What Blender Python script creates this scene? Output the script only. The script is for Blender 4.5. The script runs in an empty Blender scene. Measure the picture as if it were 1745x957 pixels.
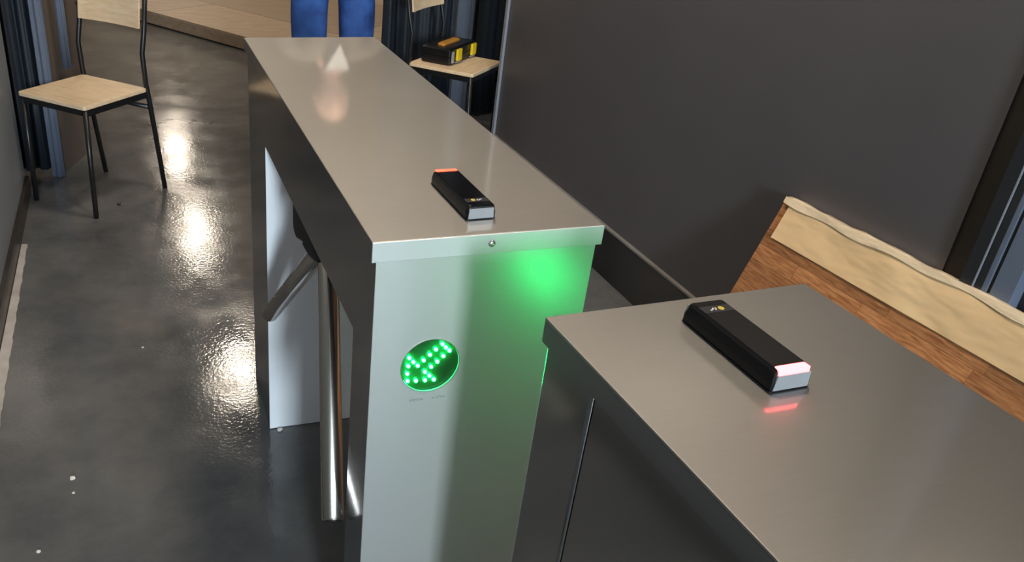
import bpy, bmesh, math, random
from mathutils import Vector, Matrix
random.seed(7)
PI = math.pi
scn = bpy.context.scene
C = scn.collection

# ------------------------------------------------------------------ camera
cam = bpy.data.cameras.new('camera')
cam.sensor_width = 36.0
cam.lens = 1427.78 * 36.0 / 1745.0
cam.shift_x = 205.0 / 1745.0
cam.shift_y = 19.64 / 1745.0
cam.clip_start = 0.02
co = bpy.data.objects.new('camera', cam)
R3 = Matrix(((0.95701, 0.08915, -0.276), (-0.28457, 0.47264, -0.83405), (0.05609, 0.87673, 0.47769)))
co.matrix_world = Matrix.Translation((-0.2709, -0.9061, 1.4261)) @ R3.to_quaternion().to_matrix().to_4x4()
C.objects.link(co)
scn.camera = co

# ------------------------------------------------------------------ world, window daylight, exposure
w = bpy.data.worlds.new('world')
scn.world = w
w.use_nodes = True
bg = w.node_tree.nodes['Background']
bg.inputs[0].default_value = (0.62, 0.72, 0.86, 1)
bg.inputs[1].default_value = 0.6
LAMP_STRENGTH = 92.0
DAY_POWER = 430.0
sun = bpy.data.lights.new('window_daylight', 'AREA')
sun.shape = 'RECTANGLE'
sun.size = 0.58
sun.size_y = 1.3
sun.energy = DAY_POWER
sun.color = (0.80, 0.92, 1.0)
so = bpy.data.objects.new('window_daylight', sun)
so.location = (-0.40, -6.12, 2.15)
so.rotation_euler = (PI / 2, 0, 0)          # shines along +Y, in through the high window_1
C.objects.link(so)
vs = scn.view_settings
vs.view_transform = 'Standard'
vs.look = 'None'
vs.gamma = 1
vs.use_curve_mapping = False
vs.exposure = 0.0

# ------------------------------------------------------------------ materials
def newmat(name):
    m = bpy.data.materials.new(name)
    m.use_nodes = True
    nt = m.node_tree
    return m, nt, nt.nodes, nt.links, nt.nodes['Principled BSDF']

def mat(name, col, rough=0.5, metal=0.0, noise=0.0, nscale=20, bump=0.0, bscale=200, stretch=(1, 1, 1), spec=0.5, coat=0.0, bdist=0.002):
    m, nt, N, L, p = newmat(name)
    p.inputs['Base Color'].default_value = (*col, 1)
    p.inputs['Roughness'].default_value = rough
    p.inputs['Metallic'].default_value = metal
    p.inputs['Specular IOR Level'].default_value = spec
    p.inputs['Coat Weight'].default_value = coat
    tc = N.new('ShaderNodeTexCoord')
    mp = N.new('ShaderNodeMapping')
    mp.inputs['Scale'].default_value = stretch
    L.new(tc.outputs['Object'], mp.inputs['Vector'])
    if noise:
        n = N.new('ShaderNodeTexNoise')
        n.inputs['Scale'].default_value = nscale
        n.inputs['Detail'].default_value = 5
        L.new(mp.outputs[0], n.inputs['Vector'])
        r = N.new('ShaderNodeMapRange')
        r.inputs['To Min'].default_value = 1 - noise
        r.inputs['To Max'].default_value = 1 + noise
        L.new(n.outputs[0], r.inputs['Value'])
        mx = N.new('ShaderNodeMix')
        mx.data_type = 'RGBA'
        mx.blend_type = 'MULTIPLY'
        mx.inputs['Factor'].default_value = 1
        mx.inputs['A'].default_value = (*col, 1)
        L.new(r.outputs[0], mx.inputs['B'])
        L.new(mx.outputs['Result'], p.inputs['Base Color'])
    if bump:
        n2 = N.new('ShaderNodeTexNoise')
        n2.inputs['Scale'].default_value = bscale
        n2.inputs['Detail'].default_value = 3
        L.new(mp.outputs[0], n2.inputs['Vector'])
        b = N.new('ShaderNodeBump')
        b.inputs['Strength'].default_value = bump
        b.inputs['Distance'].default_value = bdist
        L.new(n2.outputs[0], b.inputs['Height'])
        L.new(b.outputs[0], p.inputs['Normal'])
    return m

def emat(name, col, strength):
    m, nt, N, L, p = newmat(name)
    p.inputs['Base Color'].default_value = (0.02, 0.02, 0.02, 1)
    p.inputs['Emission Color'].default_value = (*col, 1)
    p.inputs['Emission Strength'].default_value = strength
    return m

def steel(name, col, r1, r2, mixf, stretch, grain=0.10):
    """brushed stainless steel: a tight and a wide lobe, with fine directional grain"""
    m, nt, N, L, p = newmat(name)
    p2 = N.new('ShaderNodeBsdfPrincipled')
    out = N['Material Output']
    tc = N.new('ShaderNodeTexCoord')
    mp = N.new('ShaderNodeMapping')
    mp.inputs['Scale'].default_value = stretch
    L.new(tc.outputs['Object'], mp.inputs['Vector'])
    n = N.new('ShaderNodeTexNoise')
    n.inputs['Scale'].default_value = 30
    n.inputs['Detail'].default_value = 6
    L.new(mp.outputs[0], n.inputs['Vector'])
    n2 = N.new('ShaderNodeTexNoise')
    n2.inputs['Scale'].default_value = 5
    n2.inputs['Detail'].default_value = 4
    L.new(tc.outputs['Object'], n2.inputs['Vector'])
    ad = N.new('ShaderNodeMath')
    ad.operation = 'ADD'
    L.new(n.outputs[0], ad.inputs[0])
    L.new(n2.outputs[0], ad.inputs[1])
    r = N.new('ShaderNodeMapRange')
    r.inputs['From Max'].default_value = 2
    r.inputs['To Min'].default_value = 1 - grain * 2
    r.inputs['To Max'].default_value = 1 + grain * 2
    L.new(ad.outputs[0], r.inputs['Value'])
    mx = N.new('ShaderNodeMix')
    mx.data_type = 'RGBA'
    mx.blend_type = 'MULTIPLY'
    mx.inputs['Factor'].default_value = 1
    mx.inputs['A'].default_value = (*col, 1)
    L.new(r.outputs[0], mx.inputs['B'])
    bp = N.new('ShaderNodeBump')
    bp.inputs['Strength'].default_value = 0.06
    bp.inputs['Distance'].default_value = 0.0004
    L.new(n.outputs[0], bp.inputs['Height'])
    for q, rr in ((p, r1), (p2, r2)):
        q.inputs['Metallic'].default_value = 1
        q.inputs['Roughness'].default_value = rr
        L.new(mx.outputs['Result'], q.inputs['Base Color'])
        if q is p2:
            L.new(bp.outputs[0], q.inputs['Normal'])
    ms = N.new('ShaderNodeMixShader')
    ms.inputs[0].default_value = mixf
    L.new(p.outputs[0], ms.inputs[1])
    L.new(p2.outputs[0], ms.inputs[2])
    L.new(ms.outputs[0], out.inputs['Surface'])
    return m

def wood(name, c1, c2, scale=6, stretch=(1, 12, 12), rough=0.5):
    m, nt, N, L, p = newmat(name)
    p.inputs['Roughness'].default_value = rough
    tc = N.new('ShaderNodeTexCoord')
    oi = N.new('ShaderNodeObjectInfo')
    mp = N.new('ShaderNodeMapping')
    mp.inputs['Scale'].default_value = stretch
    L.new(tc.outputs['Object'], mp.inputs['Vector'])
    sc = N.new('ShaderNodeVectorMath')
    sc.operation = 'SCALE'
    sc.inputs[0].default_value = (13, 7, 5)
    L.new(oi.outputs['Random'], sc.inputs['Scale'])
    L.new(sc.outputs[0], mp.inputs['Location'])
    n = N.new('ShaderNodeTexNoise')
    n.inputs['Scale'].default_value = scale
    n.inputs['Detail'].default_value = 6
    n.inputs['Distortion'].default_value = 0.6
    L.new(mp.outputs[0], n.inputs['Vector'])
    cr = N.new('ShaderNodeValToRGB')
    cr.color_ramp.elements[0].position = 0.30
    cr.color_ramp.elements[0].color = (*c1, 1)
    cr.color_ramp.elements[1].position = 0.72
    cr.color_ramp.elements[1].color = (*c2, 1)
    L.new(n.outputs[0], cr.inputs[0])
    hv = N.new('ShaderNodeHueSaturation')
    r = N.new('ShaderNodeMapRange')
    r.inputs['To Min'].default_value = 0.72
    r.inputs['To Max'].default_value = 1.22
    L.new(oi.outputs['Random'], r.inputs['Value'])
    L.new(r.outputs[0], hv.inputs['Value'])
    L.new(cr.outputs[0], hv.inputs['Color'])
    L.new(hv.outputs[0], p.inputs['Base Color'])
    return m

def floor_mat():
    m, nt, N, L, p = newmat('polished_concrete')
    tc = N.new('ShaderNodeTexCoord')
    n = N.new('ShaderNodeTexNoise')
    n.inputs['Scale'].default_value = 3.2
    n.inputs['Detail'].default_value = 9
    n.inputs['Roughness'].default_value = 0.65
    L.new(tc.outputs['Object'], n.inputs['Vector'])
    cr = N.new('ShaderNodeValToRGB')
    cr.color_ramp.elements[0].position = 0.3
    cr.color_ramp.elements[0].color = (0.072, 0.075, 0.082, 1)
    cr.color_ramp.elements[1].position = 0.75
    cr.color_ramp.elements[1].color = (0.175, 0.172, 0.168, 1)
    L.new(n.outputs[0], cr.inputs[0])
    L.new(cr.outputs[0], p.inputs['Base Color'])
    n3 = N.new('ShaderNodeTexNoise')
    n3.inputs['Scale'].default_value = 6
    n3.inputs['Detail'].default_value = 6
    L.new(tc.outputs['Object'], n3.inputs['Vector'])
    r = N.new('ShaderNodeMapRange')
    r.inputs['From Min'].default_value = 0.35
    r.inputs['From Max'].default_value = 0.7
    r.inputs['To Min'].default_value = 0.07
    r.inputs['To Max'].default_value = 0.20
    L.new(n3.outputs[0], r.inputs['Value'])
    L.new(r.outputs[0], p.inputs['Roughness'])
    n2 = N.new('ShaderNodeTexNoise')
    n2.inputs['Scale'].default_value = 90
    n2.inputs['Detail'].default_value = 2
    L.new(tc.outputs['Object'], n2.inputs['Vector'])
    n4 = N.new('ShaderNodeTexNoise')
    n4.inputs['Scale'].default_value = 9
    n4.inputs['Detail'].default_value = 2
    L.new(tc.outputs['Object'], n4.inputs['Vector'])
    b = N.new('ShaderNodeBump')
    b.inputs['Strength'].default_value = 0.22
    b.inputs['Distance'].default_value = 0.002
    L.new(n2.outputs[0], b.inputs['Height'])
    b2 = N.new('ShaderNodeBump')
    b2.inputs['Strength'].default_value = 0.05
    b2.inputs['Distance'].default_value = 0.01
    L.new(n4.outputs[0], b2.inputs['Height'])
    L.new(b.outputs[0], b2.inputs['Normal'])
    L.new(b2.outputs[0], p.inputs['Normal'])
    p.inputs['Specular IOR Level'].default_value = 0.65
    return m

def jeans_mat():
    m, nt, N, L, p = newmat('blue_denim')
    p.inputs['Roughness'].default_value = 0.85
    tc = N.new('ShaderNodeTexCoord')
    n = N.new('ShaderNodeTexNoise')
    n.inputs['Scale'].default_value = 9
    n.inputs['Detail'].default_value = 5
    L.new(tc.outputs['Object'], n.inputs['Vector'])
    cr = N.new('ShaderNodeValToRGB')
    cr.color_ramp.elements[0].position = 0.3
    cr.color_ramp.elements[0].color = (0.014, 0.045, 0.19, 1)
    cr.color_ramp.elements[1].position = 0.8
    cr.color_ramp.elements[1].color = (0.060, 0.19, 0.62, 1)
    L.new(n.outputs[0], cr.inputs[0])
    L.new(cr.outputs[0], p.inputs['Base Color'])
    b = N.new('ShaderNodeBump')
    b.inputs['Strength'].default_value = 0.5
    b.inputs['Distance'].default_value = 0.015
    L.new(n.outputs[0], b.inputs['Height'])
    L.new(b.outputs[0], p.inputs['Normal'])
    return m

M = {
    'floor': floor_mat(),
    'wall': mat('dark_wall_paint', (0.085, 0.081, 0.088), 0.42, noise=0.12, nscale=2.5, bump=0.15, bscale=90),
    'wall_left': mat('grey_wall_paint', (0.25, 0.28, 0.32), 0.40, noise=0.12, nscale=2.5, bump=0.15, bscale=90),
    'hall': mat('beige_wall_paint', (0.36, 0.31, 0.255), 0.8, noise=0.05, nscale=2),
    'ceiling': mat('ceiling_paint', (0.32, 0.305, 0.285), 0.85, noise=0.03, nscale=2),
    'skirt': mat('black_gloss_skirting', (0.012, 0.012, 0.013), 0.25, noise=0.2, nscale=8),
    'skirt_edge': mat('dusty_grey_edge', (0.20, 0.19, 0.18), 0.6, noise=0.3, nscale=20),
    'skirt_brown': mat('dark_brown_skirting', (0.030, 0.022, 0.018), 0.35, noise=0.4, nscale=8),
    'worn': mat('worn_pale_sealant', (0.50, 0.46, 0.43), 0.45, noise=0.5, nscale=12),
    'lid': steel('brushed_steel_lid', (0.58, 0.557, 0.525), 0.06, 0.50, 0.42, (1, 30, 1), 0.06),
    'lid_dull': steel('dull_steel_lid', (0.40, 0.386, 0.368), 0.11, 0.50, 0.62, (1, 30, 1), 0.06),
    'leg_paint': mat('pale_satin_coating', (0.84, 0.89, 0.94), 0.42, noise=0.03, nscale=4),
    'front': steel('satin_steel_front', (0.68, 0.69, 0.69), 0.34, 0.70, 0.62, (1, 1, 30), 0.03),
    'lit_lip_steel': steel('lit_satin_steel_lip', (0.74, 0.75, 0.75), 0.35, 0.75, 0.8, (30, 1, 1), 0.02),
    'side': steel('polished_steel_side', (0.37, 0.37, 0.37), 0.12, 0.40, 0.25, (1, 1, 30), 0.04),
    'tube': steel('polished_steel_tube', (0.62, 0.58, 0.53), 0.12, 0.35, 0.25, (20, 20, 1), 0.03),
    'screw': steel('bright_screw_steel', (0.75, 0.73, 0.70), 0.2, 0.4, 0.4, (1, 1, 1), 0.02),
    'black': mat('black_plastic', (0.008, 0.008, 0.009), 0.32, bump=0.05, bscale=600),
    'hubblack': mat('matte_black_hub', (0.006, 0.006, 0.006), 0.55, bump=0.05, bscale=400),
    'gloss': mat('gloss_black_plastic', (0.006, 0.006, 0.007), 0.13, noise=0.2, nscale=30, spec=0.35),
    'cap': mat('grey_satin_endcap', (0.46, 0.48, 0.50), 0.30, 0.4, noise=0.1, nscale=40),
    'board': mat('green_circuit_board', (0.003, 0.036, 0.008), 0.35, noise=0.5, nscale=60),
    'led': emat('green_led', (0.007, 1.0, 0.20), 165.0),
    'red_b': emat('red_lightbar', (1.0, 0.085, 0.09), 10.0),
    'red_a': emat('orange_red_lightbar', (1.0, 0.075, 0.03), 4.0),
    'print_grey': mat('faded_grey_print', (0.24, 0.26, 0.26), 0.7, noise=0.4, nscale=300),
    'yellow_ink': mat('yellow_ink', (0.75, 0.55, 0.06), 0.5, noise=0.05),
    'white_ink': mat('white_ink', (0.70, 0.68, 0.66), 0.5, noise=0.05),
    'sticker': mat('dark_sticker', (0.030, 0.030, 0.032), 0.3, noise=0.05),
    'birch': wood('birch_plywood', (0.76, 0.54, 0.33), (0.90, 0.71, 0.48), 5, (2, 14, 14), 0.45),
    'blackmetal': mat('black_powder_coat', (0.010, 0.010, 0.011), 0.35, bump=0.1, bscale=500),
    'stage': wood('stage_plywood', (0.34, 0.25, 0.17), (0.46, 0.35, 0.25), 3, (2, 9, 9), 0.45),
    'acacia': wood('oiled_acacia', (0.26, 0.090, 0.033), (0.58, 0.27, 0.11), 7, (30, 3, 30), 0.45),
    'kraft': mat('kraft_cardboard', (0.80, 0.55, 0.30), 0.75, noise=0.08, nscale=8, bump=0.8, bscale=9, bdist=0.03, stretch=(1, .35, 1)),
    'film': mat('plastic_film', (0.86, 0.68, 0.47), 0.22, noise=0.12, nscale=18, bump=0.9, bscale=35, bdist=0.008, stretch=(1, .4, 1), coat=0.4),
    'blue_cloth': mat('blue_grey_cloth', (0.105, 0.132, 0.185), 0.7, noise=0.2, nscale=10),
    'navy_cloth': mat('navy_cloth', (0.012, 0.018, 0.028), 0.55, noise=0.25, nscale=5),
    'brown_panel': mat('brown_panel_paint', (0.125, 0.095, 0.075), 0.5, noise=0.12, nscale=5),
    'blue_steel': mat('blue_grey_steel_post', (0.09, 0.11, 0.15), 0.6, 0.1, noise=0.1, nscale=6),
    'frame_dark': mat('dark_frame_metal', (0.028, 0.030, 0.035), 0.35, 0.2, noise=0.15, nscale=8),
    'seal_and_shadow': mat('dark_seal_and_shadow', (0.014, 0.010, 0.008), 0.7, noise=0.2, nscale=8),  # dark brown for the rubber seal and the painted shadow strip
    'alu': mat('pale_aluminium', (0.27, 0.29, 0.34), 0.5, 0.1, noise=0.06, nscale=10),
    'blue_alu': mat('blue_grey_aluminium', (0.12, 0.15, 0.215), 0.6, 0.0, noise=0.1, nscale=10),
    'yellow': mat('yellow_plastic', (0.85, 0.62, 0.01), 0.4, noise=0.05),
    'orange': mat('orange_plastic', (0.60, 0.27, 0.04), 0.45, noise=0.1, nscale=20),
    'jeans': jeans_mat(),
    'jacket': mat('taupe_jacket', (0.20, 0.17, 0.14), 0.8, noise=0.15, nscale=14, bump=0.3, bscale=30),
    'shirt': mat('white_shirt', (0.78, 0.77, 0.74), 0.8, noise=0.04, nscale=20),
    'skin': mat('skin', (0.74, 0.44, 0.35), 0.5, noise=0.06, nscale=25),
    'hair': mat('dark_brown_hair', (0.030, 0.020, 0.014), 0.6, noise=0.3, nscale=60, stretch=(1, 1, .2)),
    'eye_white': mat('eye_white', (0.5, 0.47, 0.44), 0.3, noise=0.02),
    'lip': mat('lip', (0.50, 0.20, 0.16), 0.45, noise=0.05),
    'shoe': mat('black_leather', (0.012, 0.011, 0.010), 0.4, noise=0.1),
    'crumb': mat('white_plaster', (0.75, 0.72, 0.66), 0.8, noise=0.1, nscale=80),
    'glass': None,
    'lamp': emat('lamp_diffuser', (1.0, 0.86, 0.69), LAMP_STRENGTH),
    'lamp_body': mat('white_lamp_housing', (0.75, 0.74, 0.72), 0.4, noise=0.02),
}
g, nt, N, L, p = newmat('window_glass')
p.inputs['Roughness'].default_value = 0.02
p.inputs['Base Color'].default_value = (0.9, 0.95, 0.95, 1)
tr = N.new('ShaderNodeBsdfTransparent')
mg = N.new('ShaderNodeMixShader')
mg.inputs[0].default_value = 0.06
L.new(tr.outputs[0], mg.inputs[1])
L.new(p.outputs[0], mg.inputs[2])
L.new(mg.outputs[0], N['Material Output'].inputs['Surface'])
M['glass'] = g

# ------------------------------------------------------------------ helpers
def obj(name, bm, m, parent=None, smooth=False, bevel=0.0):
    me = bpy.data.meshes.new(name)
    bmesh.ops.recalc_face_normals(bm, faces=bm.faces)
    bm.to_mesh(me)
    bm.free()
    o = bpy.data.objects.new(name, me)
    C.objects.link(o)
    if m:
        me.materials.append(m)
    if smooth:
        for q in me.polygons:
            q.use_smooth = True
    if parent:
        o.parent = parent
    if bevel:
        md = o.modifiers.new('bevel', 'BEVEL')
        md.width = bevel
        md.segments = 2
        md.limit_method = 'ANGLE'
    return o

def tag(o, label=None, cat=None, group=None, kind=None):
    for k, v in (('label', label), ('category', cat), ('group', group), ('kind', kind)):
        if v:
            o[k] = v
    return o

def empty(name, loc, rz=0.0):
    o = bpy.data.objects.new(name, None)
    o.empty_display_size = 0.05
    o.location = loc
    o.rotation_euler = (0, 0, rz)
    C.objects.link(o)
    return o

def BM():
    return bmesh.new()

def box(bm, x0, x1, y0, y1, z0, z1):
    v = [bm.verts.new(q) for q in ((x0, y0, z0), (x1, y0, z0), (x1, y1, z0), (x0, y1, z0), (x0, y0, z1), (x1, y0, z1), (x1, y1, z1), (x0, y1, z1))]
    for f in ((0, 3, 2, 1), (4, 5, 6, 7), (0, 1, 5, 4), (1, 2, 6, 5), (2, 3, 7, 6), (3, 0, 4, 7)):
        bm.faces.new([v[i] for i in f])
    return bm

def B(*a):
    return box(BM(), *a)

def tube(bm, pts, r, n=12, cap=True):
    """round tube through points (list of Vectors), mitred at bends; r a number or a list"""
    pts = [Vector(q) for q in pts]
    rings = []
    up = None
    for i, q in enumerate(pts):
        a = (pts[min(i + 1, len(pts) - 1)] - q)
        b = (q - pts[max(i - 1, 0)])
        t = (a.normalized() if a.length > 0 else Vector()) + (b.normalized() if b.length > 0 else Vector())
        t.normalize()
        if up is None:
            up = Vector((0, 0, 1)) if abs(t.z) < 0.9 else Vector((1, 0, 0))
        s = t.cross(up).normalized()
        u = s.cross(t).normalized()
        up = u
        rr = r[i] if isinstance(r, (list, tuple)) else r
        rings.append([bm.verts.new(q + s * math.cos(2 * PI * k / n) * rr + u * math.sin(2 * PI * k / n) * rr) for k in range(n)])
    for a, b in zip(rings, rings[1:]):
        for k in range(n):
            bm.faces.new((a[k], a[(k + 1) % n], b[(k + 1) % n], b[k]))
    if cap:
        bm.faces.new(rings[0])
        bm.faces.new(list(reversed(rings[-1])))
    return bm

def lathe(bm, prof, n=32, mtx=None):
    """profile of (r, z) round local Z"""
    rings = []
    for r, z in prof:
        rings.append([bm.verts.new((mtx @ Vector((r * math.cos(2 * PI * k / n), r * math.sin(2 * PI * k / n), z))) if mtx else Vector((r * math.cos(2 * PI * k / n), r * math.sin(2 * PI * k / n), z))) for k in range(n)])
    for a, b in zip(rings, rings[1:]):
        for k in range(n):
            bm.faces.new((a[k], a[(k + 1) % n], b[(k + 1) % n], b[k]))
    bm.faces.new(rings[0])
    bm.faces.new(list(reversed(rings[-1])))
    return bm

def loft(bm, rings, cap=True):
    """rings: lists of points, the same count each"""
    vr = [[bm.verts.new(q) for q in r] for r in rings]
    n = len(vr[0])
    for a, b in zip(vr, vr[1:]):
        for k in range(n):
            bm.faces.new((a[k], a[(k + 1) % n], b[(k + 1) % n], b[k]))
    if cap:
        bm.faces.new(vr[0])
        bm.faces.new(list(reversed(vr[-1])))
    return bm

def ell(cx, cy, z, rx, ry, n=20):
    return [Vector((cx + rx * math.cos(2 * PI * k / n), cy + ry * math.sin(2 * PI * k / n), z)) for k in range(n)]

def rrect(hx, hy, r, z, n=5, cx=0, cy=0):
    out = []
    for sx, sy, a0 in ((1, 1, 0), (-1, 1, PI / 2), (-1, -1, PI), (1, -1, 1.5 * PI)):
        for k in range(n):
            a = a0 + PI / 2 * k / (n - 1)
            out.append(Vector((cx + sx * (hx - r) + r * math.cos(a), cy + sy * (hy - r) + r * math.sin(a), z)))
    return out

def struct(name, bm, m, parent=None, **k):
    o = obj(name, bm, m, parent, **k)
    if parent is None:
        o['kind'] = 'structure'
    return o

def copy_tree(o, parent=None):
    c = o.copy()
    C.objects.link(c)
    if parent:
        c.parent = parent
        c.matrix_parent_inverse = o.matrix_parent_inverse.copy()
    for ch in list(o.children):
        copy_tree(ch, c)
    return c

# ------------------------------------------------------------------ setting
XL, XR = -0.735, 1.395
struct('floor', B(-6, 7, -6.4, 13, -0.12, 0), M['floor'])
struct('ceiling', B(-6, 7, -6.4, 13, 3.0, 3.1), M['ceiling'])
struct('wall_left', B(XL - 0.22, XL, -6.0, 2.74, 0, 3.0), M['wall_left'])
# right wall: far piece ends at y = 2.715, door opening nearer to the camera
struct('wall_right', B(XR, XR + 0.10, 0.3055, 2.715, 0, 3.0), M['wall'])
struct('wall_right_near', B(XR, XR + 0.10, -6.0, -1.15, 0, 3.0), M['wall'])
struct('wall_right_lintel', B(XR, XR + 0.10, -1.15, 0.3055, 2.2, 3.0), M['wall'])
# back wall behind the camera, with the high window_1
for a in ((-0.955, -0.725, 0, 3.0), (-0.075, 1.5, 0, 3.0), (-0.725, -0.075, 0, 1.45), (-0.725, -0.075, 2.85, 3.0)):
    struct('wall_back', B(a[0], a[1], -6.1, -6.0, a[2], a[3]), M['wall'])
wf = BM()
for a in ((-0.725, -0.695, 1.45, 2.85), (-0.105, -0.075, 1.45, 2.85), (-0.695, -0.105, 1.45, 1.48), (-0.695, -0.105, 2.82, 2.85)):
    box(wf, a[0], a[1], -6.08, -6.03, a[2], a[3])
win = struct('window_1', wf, M['frame_dark'])
obj('pane', B(-0.695, -0.105, -6.058, -6.052, 1.48, 2.82), M['glass'], win)
# the bright hall beyond
struct('wall_far', B(-6, 7, 12.9, 13.0, 0, 3.0), M['hall'])
struct('wall_hall_left', B(-6.0, -5.9, 2.74, 12.9, 0, 3.0), M['hall'])
struct('wall_hall_right', B(6.9, 7.0, 3.9, 12.9, 0, 3.0), M['hall'])
struct('wall_hall_front_left', B(-5.9, XL - 0.22, 2.54, 2.74, 0, 3.0), M['hall'])
struct('wall_hall_front_right', B(XR + 0.10, 6.9, 3.8, 3.9, 0, 3.0), M['wall'])

# skirtings
sk = struct('baseboard_right', B(XR - 0.014, XR - 0.0005, 0.312, 2.71, 0.0, 0.183), M['skirt'])
obj('dusty_top_edge', B(XR - 0.016, XR - 0.0005, 0.312, 2.71, 0.1835, 0.190), M['skirt_edge'], sk)
struct('baseboard_left', B(XL + 0.0005, XL + 0.016, -5.9, 2.735, 0.0, 0.075), M['skirt_brown'])
sb = BM()
pts = []
for i in range(60):
    y = 0.72 + i * (2.2 - 0.72) / 59
    wv = 0.5 + 0.5 * math.sin(i * 1.7) * math.cos(i * 0.6)
    pts.append((y, XL + 0.018, XL + 0.036 + 0.005 * wv + 0.018 * (1 - i / 59)))
vl = [[sb.verts.new((b if s else a, y, z)) for (y, a, b) in pts] for (s, z) in ((0, .0005), (1, .0005), (1, .004), (0, .004))]
for q in range(4):
    for i in range(59):
        sb.faces.new((vl[q][i], vl[q][i + 1], vl[(q + 1) % 4][i + 1], vl[(q + 1) % 4][i]))
struct('trim_1', sb, M['worn'])
# steel corner strip at the end of the right wall
t2 = BM()
box(t2, XR - 0.012, XR - 0.0005, 2.695, 2.717, 0.0, 2.9)
struct('trim_2', t2, M['alu'])

# door_1 in the right wall: dark strip painting the frame's shadow, frame profiles, glass leaf
d1 = struct('door_1', B(XR - 0.024, XR + 0.09, 0.2155, 0.2440, 0, 2.195), M['frame_dark'])
obj('jamb_shadow', B(XR + 0.004, XR + 0.09, 0.2445, 0.3050, 0, 2.195), M['seal_and_shadow'], d1)  # jamb widened in dark brown to paint the frame's shadow
obj('pale_edge_strip', B(XR - 0.0245, XR + 0.02, 0.2125, 0.2150, 0, 2.195), M['alu'], d1)
obj('frame_post', B(XR - 0.022, XR + 0.09, 0.1960, 0.2105, 0, 2.195), M['frame_dark'], d1)
obj('glazing_bead', B(XR - 0.021, XR + 0.06, 0.1860, 0.1955, 0, 2.195), M['blue_alu'], d1)
obj('rubber_seal', B(XR - 0.016, XR + 0.06, 0.1785, 0.1855, 0, 2.195), M['seal_and_shadow'], d1)
obj('door_stile', B(XR - 0.018, XR + 0.06, 0.1350, 0.1780, 0, 2.195), M['blue_alu'], d1)
obj('door_panel', B(XR + 0.010, XR + 0.05, -1.06, 0.1345, 0.01, 2.195), M['frame_dark'], d1)
obj('door_stile', B(XR - 0.014, XR + 0.06, -1.149, -1.0605, 0, 2.195), M['blue_alu'], d1)

# ------------------------------------------------------------------ wooden stage at the far end
st = empty('stage_platform', (0.551, 5.264, 0), 0)
tag(st, 'low plywood stage platform with slanted front edge on the far floor', 'platform')
ed = Vector((-0.656, 0.994, 0)).normalized()          # along the front edge, away
nr = Vector((ed.y, -ed.x, 0))                          # into the stage
def quadprism(bm, a, b, c, d, z0, z1):
    lo = [bm.verts.new((q.x, q.y, z0)) for q in (a, b, c, d)]
    hi = [bm.verts.new((q.x, q.y, z1)) for q in (a, b, c, d)]
    bm.faces.new(lo)
    bm.faces.new(list(reversed(hi)))
    for i in range(4):
        bm.faces.new((lo[i], lo[(i + 1) % 4], hi[(i + 1) % 4], hi[i]))
    return bm
def sp(u, v):
    return ed * u + nr * v
obj('riser_board', quadprism(BM(), sp(-1.6, 0), sp(5.6, 0), sp(5.6, 0.018), sp(-1.6, 0.018), 0.012, 0.088), M['stage'], st)
obj('plinth', quadprism(BM(), sp(-1.6, 0.02), sp(5.6, 0.02), sp(5.6, 0.06), sp(-1.6, 0.06), 0.0, 0.0118), M['skirt'], st)
cols = [0, 0.62, 1.84, 3.06, 4.28]
for j in range(4):
    off = (0.0, 0.7, 0.25, 0.9)[j]
    u = -1.6
    brk = [-1.6] + [x + off for x in (-1.0, 1.1, 3.2)] + [5.6]
    for a, b in zip(brk, brk[1:]):
        obj('plywood_sheet', quadprism(BM(), sp(a + .003, cols[j] - .004 * (j == 0) + .003), sp(b - .003, cols[j] + .003 - .004 * (j == 0)), sp(b - .003, cols[j + 1] - .003), sp(a + .003, cols[j + 1] - .003), 0.0885, 0.104), M['stage'], st)

# ------------------------------------------------------------------ ceiling lamps, a row along the corridor
def lamp(x, y, label):
    t = empty('ceiling_lamp', (x, y, 3.0))
    tag(t, label, 'lamp', 'ceiling lamps')
    lb = obj('lamp_housing', lathe(BM(), [(0.13, -0.0005), (0.185, -0.006), (0.187, -0.05), (0.170, -0.056)], 32), M['lamp_body'], t, smooth=False)
    obj('diffuser', lathe(BM(), [(0.165, -0.0565), (0.165, -0.070), (0.14, -0.085), (0.08, -0.094), (0.005, -0.096)], 32), M['lamp'], t, smooth=True)
    return t
for x, y, l in ((0.46, 5.55, 'round ceiling lamp above the slanted stage edge'), (0.33, 8.55, 'round ceiling lamp over the middle of the stage'),
                (0.30, 11.6, 'round ceiling lamp nearest the far wall'), (0.46, 1.9, 'round ceiling lamp above the two chairs'), (0.55, 0.45, 'round ceiling lamp above the turnstiles'),
                (-3.2, 6.5, 'round ceiling lamp in the left of the hall, nearer one'), (-3.2, 10.0, 'round ceiling lamp in the left of the hall, farther one'),
                (3.9, 6.5, 'round ceiling lamp in the right of the hall, nearer one'), (3.9, 10.0, 'round ceiling lamp in the right of the hall, farther one')):
    lamp(x, y, l)

# ------------------------------------------------------------------ turnstiles
W, LEN, H = 0.3263, 1.1678, 0.98
LIP = 0.028

def lid_mesh(wd, ln, z):
    bm = BM()
    box(bm, 0, wd, 0.0021, ln, z - 0.003, z)
    box(bm, 0, wd, ln - 0.002, ln, z - LIP, z - 0.003)
    bmesh.ops.remove_doubles(bm, verts=bm.verts, dist=1e-5)
    return bm

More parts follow.
